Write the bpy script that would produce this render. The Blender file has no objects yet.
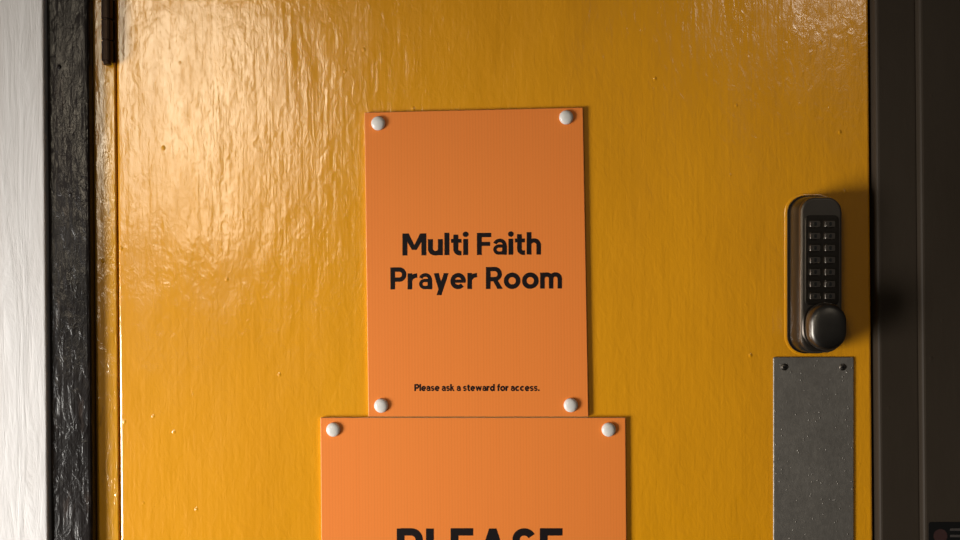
import bpy, bmesh, math, random
from mathutils import Vector, Matrix
random.seed(4)
S=0.00096; F=35.0; D=960*S*F/36.0; CZ=1.35; TH=math.radians(-0.5)
cT,sT=math.cos(TH),math.sin(TH)
def P(px,py,d=0.0):
    k=S*(D-d)/D
    u=(px-480)*k; v=-(py-270)*k
    return Vector((u*cT-v*sT, -d, CZ+u*sT+v*cT))
def X(px,d=0.0): return P(px,270,d).x
def Z(py,d=0.0): return P(480,py,d).z
sc=bpy.context.scene
col=sc.collection
sc.view_settings.view_transform='Standard'
sc.view_settings.look='None'

# ---------- materials ----------
def newmat(name):
    m=bpy.data.materials.new(name); m.use_nodes=True
    nt=m.node_tree; b=nt.nodes['Principled BSDF']; return m,nt,b
def N(nt,t,**k):
    n=nt.nodes.new(t)
    for a,v in k.items(): setattr(n,a,v)
    return n
def coords(nt,scale):
    tc=N(nt,'ShaderNodeTexCoord'); mp=N(nt,'ShaderNodeMapping'); mp.inputs['Scale'].default_value=scale
    nt.links.new(tc.outputs['Object'],mp.inputs['Vector']); return mp.outputs['Vector']
def noise(nt,scale_vec,scale=1,detail=4,rough=.5,dist=0):
    n=N(nt,'ShaderNodeTexNoise'); n.inputs['Scale'].default_value=scale; n.inputs['Detail'].default_value=detail
    n.inputs['Roughness'].default_value=rough; n.inputs['Distortion'].default_value=dist
    nt.links.new(coords(nt,scale_vec),n.inputs['Vector']); return n.outputs['Fac']
def ramp(nt,fac,stops):
    r=N(nt,'ShaderNodeValToRGB'); e=r.color_ramp.elements
    while len(e)<len(stops): e.new(.5)
    for el,(p,c) in zip(e,stops): el.position=p; el.color=(*c,1) if len(c)==3 else c
    nt.links.new(fac,r.inputs['Fac']); return r.outputs['Color']
def g(v): return (v,v,v)
def bump(nt,h,dist,strength=1,prev=None):
    b=N(nt,'ShaderNodeBump'); b.inputs['Distance'].default_value=dist; b.inputs['Strength'].default_value=strength
    nt.links.new(h,b.inputs['Height'])
    if prev: nt.links.new(prev,b.inputs['Normal'])
    return b.outputs['Normal']
def pimples(nt,scale,thr):
    v=N(nt,'ShaderNodeTexVoronoi'); v.inputs['Scale'].default_value=scale
    nt.links.new(coords(nt,(1,1,.8)),v.inputs['Vector'])
    return ramp(nt,v.outputs['Distance'],[(0,g(1)),(thr,g(0))])

def paint(name,c1,c2,rough=.4,amt=1.0,coat=1.0,crough=.15,spec=.2,cior=1.75,grime=None):
    m,nt,b=newmat(name)
    colr=ramp(nt,noise(nt,(6,6,2.5),1,5,.6),[(.3,c1),(.7,c2)])
    if grime:
        mx=N(nt,'ShaderNodeMixRGB'); mx.inputs['Color2'].default_value=(*grime,1)
        nt.links.new(ramp(nt,noise(nt,(75,75,18),1,5,.65),[(.60,g(0)),(.74,g(.75))]),mx.inputs['Fac'])
        nt.links.new(colr,mx.inputs['Color1']); colr=mx.outputs['Color']
    nt.links.new(colr,b.inputs['Base Color'])
    b.inputs['Roughness'].default_value=rough; b.inputs['Specular IOR Level'].default_value=spec
    n=bump(nt,noise(nt,(210,210,14),1,3,.5,.2),.00021*amt)            # brush strokes
    n=bump(nt,noise(nt,(120,120,60),1,4,.6,1.0),.00032*amt,1,n)       # fine wrinkles
    n=bump(nt,noise(nt,(34,34,16),1,3,.5,.6),.0006*amt,1,n)           # ripples of thick paint
    n=bump(nt,noise(nt,(9,9,5),1,2),.0022*amt,1,n)                    # waviness
    n=bump(nt,pimples(nt,34,.07),.0006*amt,1,n)
    nt.links.new(n,b.inputs['Normal'])
    b.inputs['Coat Weight'].default_value=coat; b.inputs['Coat IOR'].default_value=cior
    nt.links.new(ramp(nt,noise(nt,(30,30,10),1,3),[(.3,g(crough*.7)),(.7,g(crough*1.4))]),b.inputs['Coat Roughness'])
    nt.links.new(n,b.inputs['Coat Normal'])
    return m
M_yel=paint('yellow_gloss_paint',(.76,.320,.004),(.88,.385,.005))
M_yel2=paint('yellow_frame_paint',(.76,.34,.008),(.88,.42,.010),.4,2.0,grime=(.22,.10,.012))
M_blk=paint('black_gloss_paint',(.005,.004,.004),(.016,.011,.010),.5,3.0,.55,.2,.1,1.5,grime=(.07,.05,.04))
M_brn=paint('dark_brown_paint',(.032,.023,.015),(.045,.034,.024),.6,.35,0)
def white():
    m,nt,b=newmat('weathered_white_paint')
    f=noise(nt,(60,60,7),1,6,.7,.6)
    nt.links.new(ramp(nt,f,[(.30,(.34,.31,.29)),(.36,(.72,.70,.70)),(.7,(.82,.81,.82))]),b.inputs['Base Color'])
    b.inputs['Roughness'].default_value=.6
    n=bump(nt,f,.0014); n=bump(nt,noise(nt,(25,25,6),1,3),.002,1,n)
    nt.links.new(n,b.inputs['Normal']); return m
M_wht=white()
def plaster(name,c):
    m,nt,b=newmat(name)
    nt.links.new(ramp(nt,noise(nt,(4,4,4),1,5),[(.3,tuple(x*.85 for x in c)),(.7,c)]),b.inputs['Base Color'])
    b.inputs['Roughness'].default_value=.8
    nt.links.new(bump(nt,noise(nt,(90,90,90),1,4),.001),b.inputs['Normal']); return m
M_wall=plaster('wall_plaster',(.55,.53,.5)); M_dark=plaster('dark_wall_plaster',(.05,.042,.036))
M_floor=plaster('concrete_floor',(.16,.15,.14))
def sign_mat():
    m,nt,b=newmat('orange_printed_board')
    w=N(nt,'ShaderNodeTexWave',wave_type='BANDS',bands_direction='X'); w.inputs['Scale'].default_value=110; w.inputs['Distortion'].default_value=.3
    nt.links.new(coords(nt,(1,1,1)),w.inputs['Vector'])
    f=noise(nt,(400,400,10),1,2)
    mx=N(nt,'ShaderNodeMath',operation='ADD'); nt.links.new(w.outputs['Fac'],mx.inputs[0]); nt.links.new(f,mx.inputs[1])
    nt.links.new(ramp(nt,mx.outputs[0],[(.35,(.87,.242,.043)),(1.0,(.91,.260,.047))]),b.inputs['Base Color'])
    b.inputs['Roughness'].default_value=.5; b.inputs['Specular IOR Level'].default_value=.25
    nt.links.new(bump(nt,w.outputs['Fac'],.000018),b.inputs['Normal'])
    return m
M_sign=sign_mat()
def plain(name,c,r=.5,metal=0,bumpamt=0,spec=.5):
    m,nt,b=newmat(name)
    nt.links.new(ramp(nt,noise(nt,(60,60,60),1,3),[(.3,tuple(x*.9 for x in c)),(.7,c)]),b.inputs['Base Color'])
    b.inputs['Roughness'].default_value=r; b.inputs['Metallic'].default_value=metal
    b.inputs['Specular IOR Level'].default_value=spec
    if bumpamt: nt.links.new(bump(nt,noise(nt,(300,300,300),1,3),bumpamt),b.inputs['Normal'])
    return m
M_edge=plain('board_cut_edge',(.9,.68,.46),.6)
M_ink=plain('black_ink',(.010,.007,.008),.6,0,0,.15)
M_pin=plain('white_plastic',(.78,.76,.73),.3)
M_gask=plain('black_rubber',(.008,.008,.008),.35)
M_side=plain('black_lock_casing',(.006,.006,.006),.3,0)
M_nik=plain('satin_nickel',(.18,.16,.14),.38,1,.00004)
M_nikd=plain('dark_nickel',(.08,.07,.06),.35,1)
M_btn=plain('button_nickel',(.36,.32,.28),.25,1)
M_knob=plain('knob_nickel',(.15,.14,.128),.36,1,.00004)
def plate():
    m,nt,b=newmat('worn_aluminium')
    f=noise(nt,(260,260,180),1,5,.75)
    nt.links.new(ramp(nt,noise(nt,(14,14,9),1,6,.7),[(.3,(.20,.185,.165)),(.7,(.29,.27,.24))]),b.inputs['Base Color'])
    b.inputs['Metallic'].default_value=.6
    nt.links.new(ramp(nt,f,[(.35,g(.38)),(.7,g(.6))]),b.inputs['Roughness'])
    n=bump(nt,f,.0003); n=bump(nt,pimples(nt,210,.16),.0006,1,n); nt.links.new(n,b.inputs['Normal'])
    return m
M_plate=plate()
M_hinge=plain('dark_bronze',(.05,.03,.02),.4,.8,.0002)
M_red=plain('faded_print',(.05,.022,.02),.5); M_cream=plain('grey_print',(.07,.06,.055),.5)

# ---------- mesh helpers ----------
def finish(name,bm,mats,parent=None,smooth=False,bevel=0,seg=3):
    me=bpy.data.meshes.new(name); bmesh.ops.recalc_face_normals(bm,faces=bm.faces); bm.to_mesh(me); bm.free()
    o=bpy.data.objects.new(name,me); col.objects.link(o)
    for m in (mats if isinstance(mats,list) else [mats]): me.materials.append(m)
    if smooth:
        for p in me.polygons: p.use_smooth=True
    if bevel:
        b=o.modifiers.new('bevel','BEVEL'); b.width=bevel; b.segments=seg; b.limit_method='ANGLE'
    if parent: o.parent=parent
    return o
def box(name,x0,x1,y0,y1,z0,z1,mat,parent=None,bevel=.002):
    bm=bmesh.new()
    vs=[bm.verts.new((x,y,z)) for x in(x0,x1) for y in(y0,y1) for z in(z0,z1)]
    for f in((0,1,3,2),(4,6,7,5),(0,4,5,1),(2,3,7,6),(0,2,6,4),(1,5,7,3)): bm.faces.new([vs[i] for i in f])
    return finish(name,bm,mat,parent,False,bevel)
def empty(name,loc=(0,0,0)):
    e=bpy.data.objects.new(name,None); col.objects.link(e); e.empty_display_size=.05; return e
class Frame:   # local mounting frame: physical metres, screwed to the door with the small tilt seen in the photo
    def __init__(s,px,py,d=0): s.o=P(px,py,d); s.o.y=0
    def __call__(s,u,v,d): return s.o+Vector((u*cT-v*sT,-d,u*sT+v*cT))
def rrect(w,h,r,n=8):
    r=min(r,w/2-1e-6,h/2-1e-6); pts=[]
    for cx,cy,a in((w/2-r,h/2-r,0),(-w/2+r,h/2-r,90),(-w/2+r,-h/2+r,180),(w/2-r,-h/2+r,270)):
        for i in range(n+1):
            t=math.radians(a+90*i/n); pts.append((cx+r*math.cos(t),cy+r*math.sin(t)))
    return pts
def loft(name,fr,cu,cv,layers,mat,parent=None,smooth=True,capmat=None):
    """layers: (w,h,r,d,[du,dv])"""
    bm=bmesh.new(); rings=[]
    for L in layers:
        w,h,r,d=L[:4]; du,dv=(L[4],L[5]) if len(L)>4 else (0,0)
        rings.append([bm.verts.new(fr(cu+du+a,cv+dv+b,d)) for a,b in rrect(w,h,r)])
    for a,b in zip(rings,rings[1:]):
        n=len(a)
        for i in range(n): bm.faces.new((a[i],a[(i+1)%n],b[(i+1)%n],b[i]))
    bm.faces.new(rings[0]); f=bm.faces.new(rings[-1])
    o=finish(name,bm,mat,parent,smooth)
    if smooth:
        for p in o.data.polygons:
            if len(p.vertices)>4: p.use_smooth=False
        m=o.modifiers.new('es','EDGE_SPLIT'); m.split_angle=math.radians(35)
    return o

# ---------- door & surround ----------
ZT=2.03
xL=X(118); xR=X(871)
box('door_1',xL,xR,0,.04,.006,ZT,M_yel,bevel=.0025)
frame=empty('door_frame')
box('hinge_jamb',X(94),xL-.0009,-.0005,.09,0,ZT+.003,M_yel2,frame,.0015)
box('head',xL-.03,xR+.003,.0,.09,ZT+.003,ZT+.06,M_yel2,frame,.002)
box('rebate_stop',xL-.03,xR+.02,.042,.07,.0,ZT+.03,M_yel2,frame,.001)
box('lock_jamb',xR+.002,X(919.5,.010),-.010,.09,0,ZT+.003,M_brn,frame,.003)
box('trim_1',X(46.5,.014),X(91,.010),-.011,.09,0,ZT+.09,M_blk,None,.004)
box('trim_2',X(-70,.016),X(45.5,.016),-.016,.09,0,ZT+.09,M_wht,None,.002)
box('trim_3',X(921.5,.018),X(1025,.018),-.018,.09,0,ZT+.09,M_brn,None,.003)
box('trim_4',X(94)+.001,X(921,.018)-.001,-.020,.09,ZT+.0605,ZT+.12,M_brn,None,.003)
box('wall_left',-2.4,X(-70,.016)-.001,-.005,.12,0,2.6,M_wall,None,.001)
box('wall_right',X(1025,.018)+.001,2.4,-.008,.12,0,2.6,M_dark,None,.001)
box('wall_above',X(-70,.016)-.001,X(1025,.018)+.001,.0,.12,ZT+.121,2.6,M_dark,None,.001)
box('wall_back',X(-70,.016),X(1025,.018),.12,.16,0,2.6,M_dark,None,.001)
box('floor',-2.4,2.4,-4,.16,-.05,0,M_floor,None,.001)

# hinge
def cyl(bm,x,y,z0,z1,r,n=20):
    a=[bm.verts.new((x+r*math.cos(2*math.pi*i/n),y+r*math.sin(2*math.pi*i/n),z0)) for i in range(n)]
    b=[bm.verts.new((x+r*math.cos(2*math.pi*i/n),y+r*math.sin(2*math.pi*i/n),z1)) for i in range(n)]
    for i in range(n): bm.faces.new((a[i],a[(i+1)%n],b[(i+1)%n],b[i]))
    bm.faces.new(a); bm.faces.new(b)
def hinge(ztop):
    e=empty('door_hinge')
    bm=bmesh.new(); hx=X(109.5,.006)
    L=.1; k=5
    for i in range(k):
        cyl(bm,hx,-.0062,ztop-L*(i+1)/k+.0006,ztop-L*i/k-.0006,.0052)
    cyl(bm,hx,-.0062,ztop-L-.003,ztop+.003,.0036)
    finish('knuckle',bm,M_hinge,e,False,.0004,1)
    box('leaf',hx-.006,hx+.006,-.0028,-.0008,ztop-L,ztop,M_hinge,e,.0004)
hinge(Z(60)+.1); hinge(.35)

# ---------- lettering ----------
def arc(cx,cy,rx,ry,a0,a1,n=20):
    return [(cx+rx*math.cos(math.radians(a0+(a1-a0)*i/n)),cy+ry*math.sin(math.radians(a0+(a1-a0)*i/n))) for i in range(n+1)]
W=.20;H=.10;XH=.73
def glyph(c):
    s=[];p=[]   # strokes (pts,width) / polygons
    def st(pts,w=W): s.append((pts,w))
    def ring(cx,cy,rx,ry,w=W): st(arc(cx,cy,rx,ry,0,360,36),w)
    def arch(x0,x1,dn=0):
        r=(x1-x0)/2; cy=XH-.09-r
        st([(x1,0),(x1,cy)]+arc(x0+r,cy,r,r,0,180)[1:],W*.95)
    if c=='l': st([(H,0),(H,1.02)]); w=.2
    elif c=='i':
        st([(H,0),(H,XH)]); p.append(arc(H,.94,.125,.125,0,342,19)); w=.2
    elif c=='M':
        w=1.0; st([(H,0),(H,1)]); st([(w-H,0),(w-H,1)])
        p.append([(0,1),(.26,1),(w/2+.1,.25),(w/2-.1,.25)]); p.append([(w-.26,1),(w,1),(w/2+.1,.25),(w/2-.1,.25)])
    elif c=='u':
        w=.62; r=w/2-H; st([(H,XH),(H,.09+r)]+arc(w/2,.09+r,r,r,180,360)[1:]); st([(w-H,0),(w-H,XH)])
    elif c=='t':
        w=.44; st([(.2,.93),(.2,.27)]+arc(.37,.27,.17,.18,180,270,10)[1:]+[(.44,.09)]); st([(0,XH-.085),(.44,XH-.085)],.17)
    elif c=='F': w=.62; st([(H,0),(H,1)]); st([(0,.905),(w,.905)],.19); st([(0,.50),(w-.05,.50)],.18)
    elif c=='E': w=.62; st([(H,0),(H,1)]); st([(0,.905),(w,.905)],.19); st([(0,.50),(w-.05,.50)],.18); st([(0,.095),(w,.095)],.19)
    elif c=='L': w=.57; st([(H,0),(H,1)]); st([(0,.095),(w,.095)],.19)
    elif c=='A':
        w=.86; p.append([(0,0),(.22,0),(.53,1),(.33,1)]); p.append([(w,0),(w-.22,0),(.33,1),(.53,1)]); st([(.2,.28),(.66,.28)],.17)
    elif c=='S':
        w=.66; st(arc(.33,.70,.225,.205,25,270)+arc(.33,.30,.235,.205,90,-155)[1:],.19)
    elif c=='a':
        w=.60; st([(w-H,0),(w-H,.42)]); st([(w-.09,.40)]+arc(.29,.42,.22,.235,0,158),.16)
        st([(w-H,.40),(.27,.40)]+arc(.26,.24,.175,.16,90,270)[1:]+[(.33,.08)]+arc(.33,.28,.18,.20,270,350,8)[1:],.145)
    elif c=='h': w=.62; st([(H,0),(H,1.02)]); arch(H,w-H)
    elif c=='m': w=.98; st([(H,0),(H,XH)]); arch(H,w/2); arch(w/2,w-H)
    elif c in'PR':
        w=.70; st([(H,0),(H,1)]); st([(H,.905),(.40,.905)]+arc(.40,.675,.215,.23,90,-90)[1:]+[(H,.445)],.19)
        if c=='R': w=.73; p.append([(.27,.46),(.49,.46),(.75,0),(.51,0)])
    elif c=='r': w=.43; st([(H,0),(H,XH)]); st(arc(.43,.34,.33,.29,180,90,12),.19)
    elif c=='y': w=.67; p.append([(0,XH),(.22,XH),(.43,0),(.21,0)]); p.append([(.45,XH),(.67,XH),(.34,-.27),(.12,-.27)])
    elif c=='e': w=.70; st(arc(w/2,XH/2,w/2-H,XH/2-H+.005,0,318,30),.19); st([(H,XH/2-.005),(w-.01,XH/2-.005)],.14)
    elif c=='o': w=.74; ring(w/2,XH/2,w/2-H,XH/2-H+.005)
    elif c=='c': w=.66; st(arc(w/2+.02,XH/2,w/2-H+.02,XH/2-H,45,315,26),.19)
    elif c=='d': w=.70; ring(.34,XH/2,.245,XH/2-H); st([(w-H,0),(w-H,1.02)])
    elif c=='f': w=.42; st([(.2,0),(.2,.75)]+arc(.38,.75,.18,.18,180,90,10)[1:]+[(.42,.93)]); st([(0,XH-.085),(.42,XH-.085)],.17)
    elif c=='s': w=.54; st(arc(.27,.51,.18,.142,20,270)+arc(.27,.222,.185,.146,90,-160)[1:],.15)
    elif c=='k': w=.62; st([(H,0),(H,1.02)]); p.append([(.15,.28),(.15,.5),(.36,XH),(.60,XH)]); p.append([(.22,.42),(.36,.52),(.65,0),(.40,0)])
    elif c=='w':
        w=.98
        p+= [[(0,XH),(.21,XH),(.37,0),(.18,0)],[(.39,XH),(.57,XH),(.37,0),(.18,0)],[(.41,XH),(.59,XH),(.80,0),(.61,0)],[(.77,XH),(.98,XH),(.80,0),(.61,0)]]
    elif c=='.': w=.24; p.append(arc(.12,.11,.125,.125,0,342,19))
    else: w=.3
    return s,p,w
def lettering(name,text,x0,x1,ybase_l,ybase_r,cap,d,parent,track=.075,bold=1.0):
    """text fitted between two points on the board face"""
    pos=0; items=[]
    for ch in text:
        s,p,w=glyph(ch)
        if ch!=' ': items.append((pos,s,p)); pos+=w+track
        else: pos+=w
    tot=pos-track
    A=P(x0,ybase_l,d); B=P(x1,ybase_r,d)
    ex=(B-A)/tot; capm=(P(x0,ybase_l-cap,d)-A); ey=capm
    bm=bmesh.new(); lay=0
    def T(q,off): return A+ex*(q[0]+off)+ey*q[1]+Vector((0,-lay*4e-6,0))
    for off,ss,pp in items:
        for pts,w in ss:
            w*=bold
            lay=(lay+1)%6
            n=len(pts); Ls=[];Rs=[]
            closed = math.dist(pts[0],pts[-1])<1e-5
            for i in range(n):
                if closed and i in(0,n-1): a,b=pts[-2],pts[1]; q=pts[0]
                else: a,b=pts[max(i-1,0)],pts[min(i+1,n-1)]; q=pts[i]
                tx,ty=b[0]-a[0],b[1]-a[1]; l=math.hypot(tx,ty); nx,ny=-ty/l,tx/l
                Ls.append(bm.verts.new(T((q[0]+nx*w/2,q[1]+ny*w/2),off))); Rs.append(bm.verts.new(T((q[0]-nx*w/2,q[1]-ny*w/2),off)))
            for i in range(n-1): bm.faces.new((Ls[i],Ls[i+1],Rs[i+1],Rs[i]))
        for poly in pp:
            lay=(lay+1)%6
            bm.faces.new([bm.verts.new(T(q,off)) for q in poly])
    o=finish(name,bm,M_ink,parent); return o

def board(name,corners,d0,d1):
    """corners px: tl,tr,br,bl on the front face"""
    e=empty(name)
    bm=bmesh.new()
    f=[bm.verts.new(P(*c,d1)) for c in corners]
    b=[]
    for v in f:
        q=v.co.copy(); q.y=-d0; b.append(bm.verts.new(q))
    bm.faces.new(f)
    for i in range(4):
        bm.faces.new((f[i],f[(i+1)%4],b[(i+1)%4],b[i])).material_index=1
    bm.faces.new(b[::-1]).material_index=1
    finish('board',bm,[M_sign,M_edge],e,False,.0005,2)
    return e
DT=.0036
s1=board('prayer_room_sign',[(364.5,112.5),(583,107.5),(588.5,416.5),(368.5,416.5)],.0004,DT)
dt=DT+.0001
lettering('text_multi','Multi',402.5,468,255.5,255,22,dt,s1,bold=1.04)
lettering('text_faith','Faith',477,541,255,254.5,22,dt,s1,bold=1.04)
lettering('text_prayer','Prayer',390.5,477,289.5,289,22,dt,s1,bold=1.04)
lettering('text_room','Room',486,562,289,288.5,22,dt,s1,bold=1.04)
lettering('text_access_note','Please ask a steward for access.',414.5,539.5,391,391,6.8,dt,s1,.09,bold=1.3)
s2=board('please_notice_sign',[(320.5,417.8),(625.5,417.8),(629,851),(324,853)],.0004,DT)
lettering('text_please','PLEASE',397,562.5,564.5,564.5,36,dt,s2,.11,bold=1.08)

# thumbtacks
def tack(px,py,d=DT,r=.0068):
    c=P(px,py,d+.003)
    c.y=0
    fr=lambda u,v,dd:c+Vector((u,-dd,v))
    prof=[(.90,d-.0002),(1.0,d+.0004),(1.0,d+.0012),(.93,d+.0022),(.78,d+.0030),(.55,d+.0036),(.28,d+.0039),(.05,d+.00395)]
    bm=bmesh.new(); n=28; rings=[[bm.verts.new(fr(r*k*math.cos(2*math.pi*i/n),r*k*math.sin(2*math.pi*i/n),dd)) for i in range(n)] for k,dd in prof]
    for a,b in zip(rings,rings[1:]):
        for i in range(n): bm.faces.new((a[i],a[(i+1)%n],b[(i+1)%n],b[i]))
    bm.faces.new(rings[0]); bm.faces.new(rings[-1])
    return finish('thumbtack',bm,M_pin,None,True)
for q in((378,123),(566.5,117),(381,406),(571,405.5),(333,430),(609,430),(337,840),(615,838)): tack(*q)

# ---------- push plate ----------
pp=empty('push_plate')
fr=Frame(813,513)
pw=80*S; ph=312*S
loft('plate',fr,0,0,[(pw,ph,.0015,.0001),(pw,ph,.0015,.0012),(pw-.0008,ph-.0008,.0012,.0016)],M_plate,pp)
def screw(fr,u,v,d,parent,r=.0030,mat=M_nik):
    bm=bmesh.new(); n=24
    prof=[(1.15,d-.0001),(1.1,d+.0003),(.95,d+.0002),(.8,d+.0007),(.4,d+.0010)]
    rings=[[bm.verts.new(fr(u+r*k*math.cos(2*math.pi*i/n),v+r*k*math.sin(2*math.pi*i/n),dd)) for i in range(n)] for k,dd in prof]
    for a,b in zip(rings,rings[1:]):
        for i in range(n): bm.faces.new((a[i],a[(i+1)%n],b[(i+1)%n],b[i]))
    bm.faces.new(rings[-1]); finish('screw',bm,mat,parent,True)
    for w,h in((r*1.3,r*.3),(r*.3,r*1.3)):
        loft('screw_slot',fr,u,v,[(w,h,.0001,d+.0008),(w,h,.0001,d+.00115)],M_gask,parent)
for su in(-1,1):
    for sv in(-1,1): screw(fr,su*(pw/2-.0105),sv*(ph/2-.0095),.0016,pp)

# ---------- keypad lock ----------
lk=empty('keypad_door_lock')
fl=Frame(810.5,274.5)      # base centre on the door face
BW=.0425; BH=.148
loft('paint_ridge',fl,0,0,[(BW+.008,BH+.008,.019,.0001),(BW+.006,BH+.006,.018,.0006),(BW+.004,BH+.004,.017,.0006)],M_yel,lk)
loft('gasket',fl,0,0,[(BW+.003,BH+.003,.0165,.0002),(BW+.003,BH+.003,.0165,.0030)],M_gask,lk)
loft('casing',fl,0,0,[(BW,BH,.015,.003),(BW-.0005,BH-.0005,.015,.014),(BW-.002,BH-.002,.0145,.022),(BW-.004,BH-.004,.0135,.0250)],M_side,lk)
loft('face_plate',fl,0,0,[(BW-.0035,BH-.0035,.0138,.0240),(BW-.0035,BH-.0035,.0138,.0265),(BW-.0050,BH-.0050,.013,.0282),(BW-.0085,BH-.0085,.0115,.0290)],M_nik,lk)
kc=.0135
loft('keypad_surround',fl,0,kc,[(.0315,.083,.004,.0288),(.0315,.083,.004,.0296),(.0295,.081,.0035,.0302)],M_nikd,lk)
rows=7
for r_ in range(rows):
    v=kc+.0335-r_*.01115
    for c_ in(-1,1):
        u=c_*.0069
        loft('button',fl,u,v,[(.0098,.0066,.0014,.0298),(.0098,.0066,.0014,.0318),(.0088,.0056,.0012,.0325)],M_btn,lk)
        loft('button_mark',fl,u,v,[(.0026,.0036,.001,.0323),(.0026,.0036,.001,.0327)],M_gask,lk)
kv=-.0475; r=.0165
layers=[]
for k,d in((.80,.0288),(.80,.033),(.98,.035),(1.03,.037),(1.04,.044),(1.0,.047),(.92,.0490),(.80,.0500),(.55,.0508),(.2,.0511)):
    layers.append((2*r*k,2*r*k*1.28,r*k,d))
loft('knob',fl,-.0005,kv,layers,M_knob,lk)
loft('knob_collar',fl,-.0005,kv,[(.036,.043,.018,.0288),(.036,.043,.018,.0300),(.034,.041,.017,.0308)],M_nikd,lk)

# ---------- sticker on the frame, lower right ----------
st=empty('warning_sticker')
fs=Frame(949,536,.018)
fs.o=P(949,536,.0185); fs.o.y=0
loft('label',fs,0,0,[(.038,.026,.002,.0181),(.038,.026,.002,.0184)],M_gask,st)
loft('red_symbol',fs,-.008,.0,[(.013,.013,.0065,.01845),(.013,.013,.0065,.0185)],M_red,st)
for i in range(3): loft('text_bar',fs,.008,.006-i*.006,[(.014,.0022,.0003,.01845),(.014,.0022,.0003,.0185)],M_cream,st)

# ---------- lights ----------
def area(name,loc,target,sx,sy,power,c,spread=180):
    l=bpy.data.lights.new(name,'AREA'); l.shape='RECTANGLE'; l.size=sx; l.size_y=sy; l.energy=power; l.color=c
    l.spread=math.radians(spread)
    o=bpy.data.objects.new(name,l); col.objects.link(o); o.location=loc
    o.rotation_euler=(Vector(target)-Vector(loc)).to_track_quat('-Z','Y').to_euler(); return o
area('window_light',(-1.24,-3.0,CZ+.62),(-.34,0,CZ-.02),.60,1.05,.82,(1,.86,.64),38)
area('skylight',(1.58,-3.0,CZ+1.27),(.3,0,CZ),.2,.2,2.6,(1,.9,.75))
area('side_doorway_light',(-1.6,-.85,CZ-.60),(-.16,0,CZ-.27),.6,.9,4.6,(1,.96,.90),46)
w=bpy.data.worlds.new('world'); sc.world=w; w.use_nodes=True
w.node_tree.nodes['Background'].inputs['Color'].default_value=(.95,.85,.75,1); w.node_tree.nodes['Background'].inputs['Strength'].default_value=.035

cam=bpy.data.cameras.new('camera'); cam.lens=F; cam.sensor_width=36; cam.clip_start=.01
co=bpy.data.objects.new('camera',cam); col.objects.link(co)
co.matrix_world=Matrix(((cT,-sT,0,0),(0,0,-1,-D),(sT,cT,0,CZ),(0,0,0,1)))
sc.camera=co
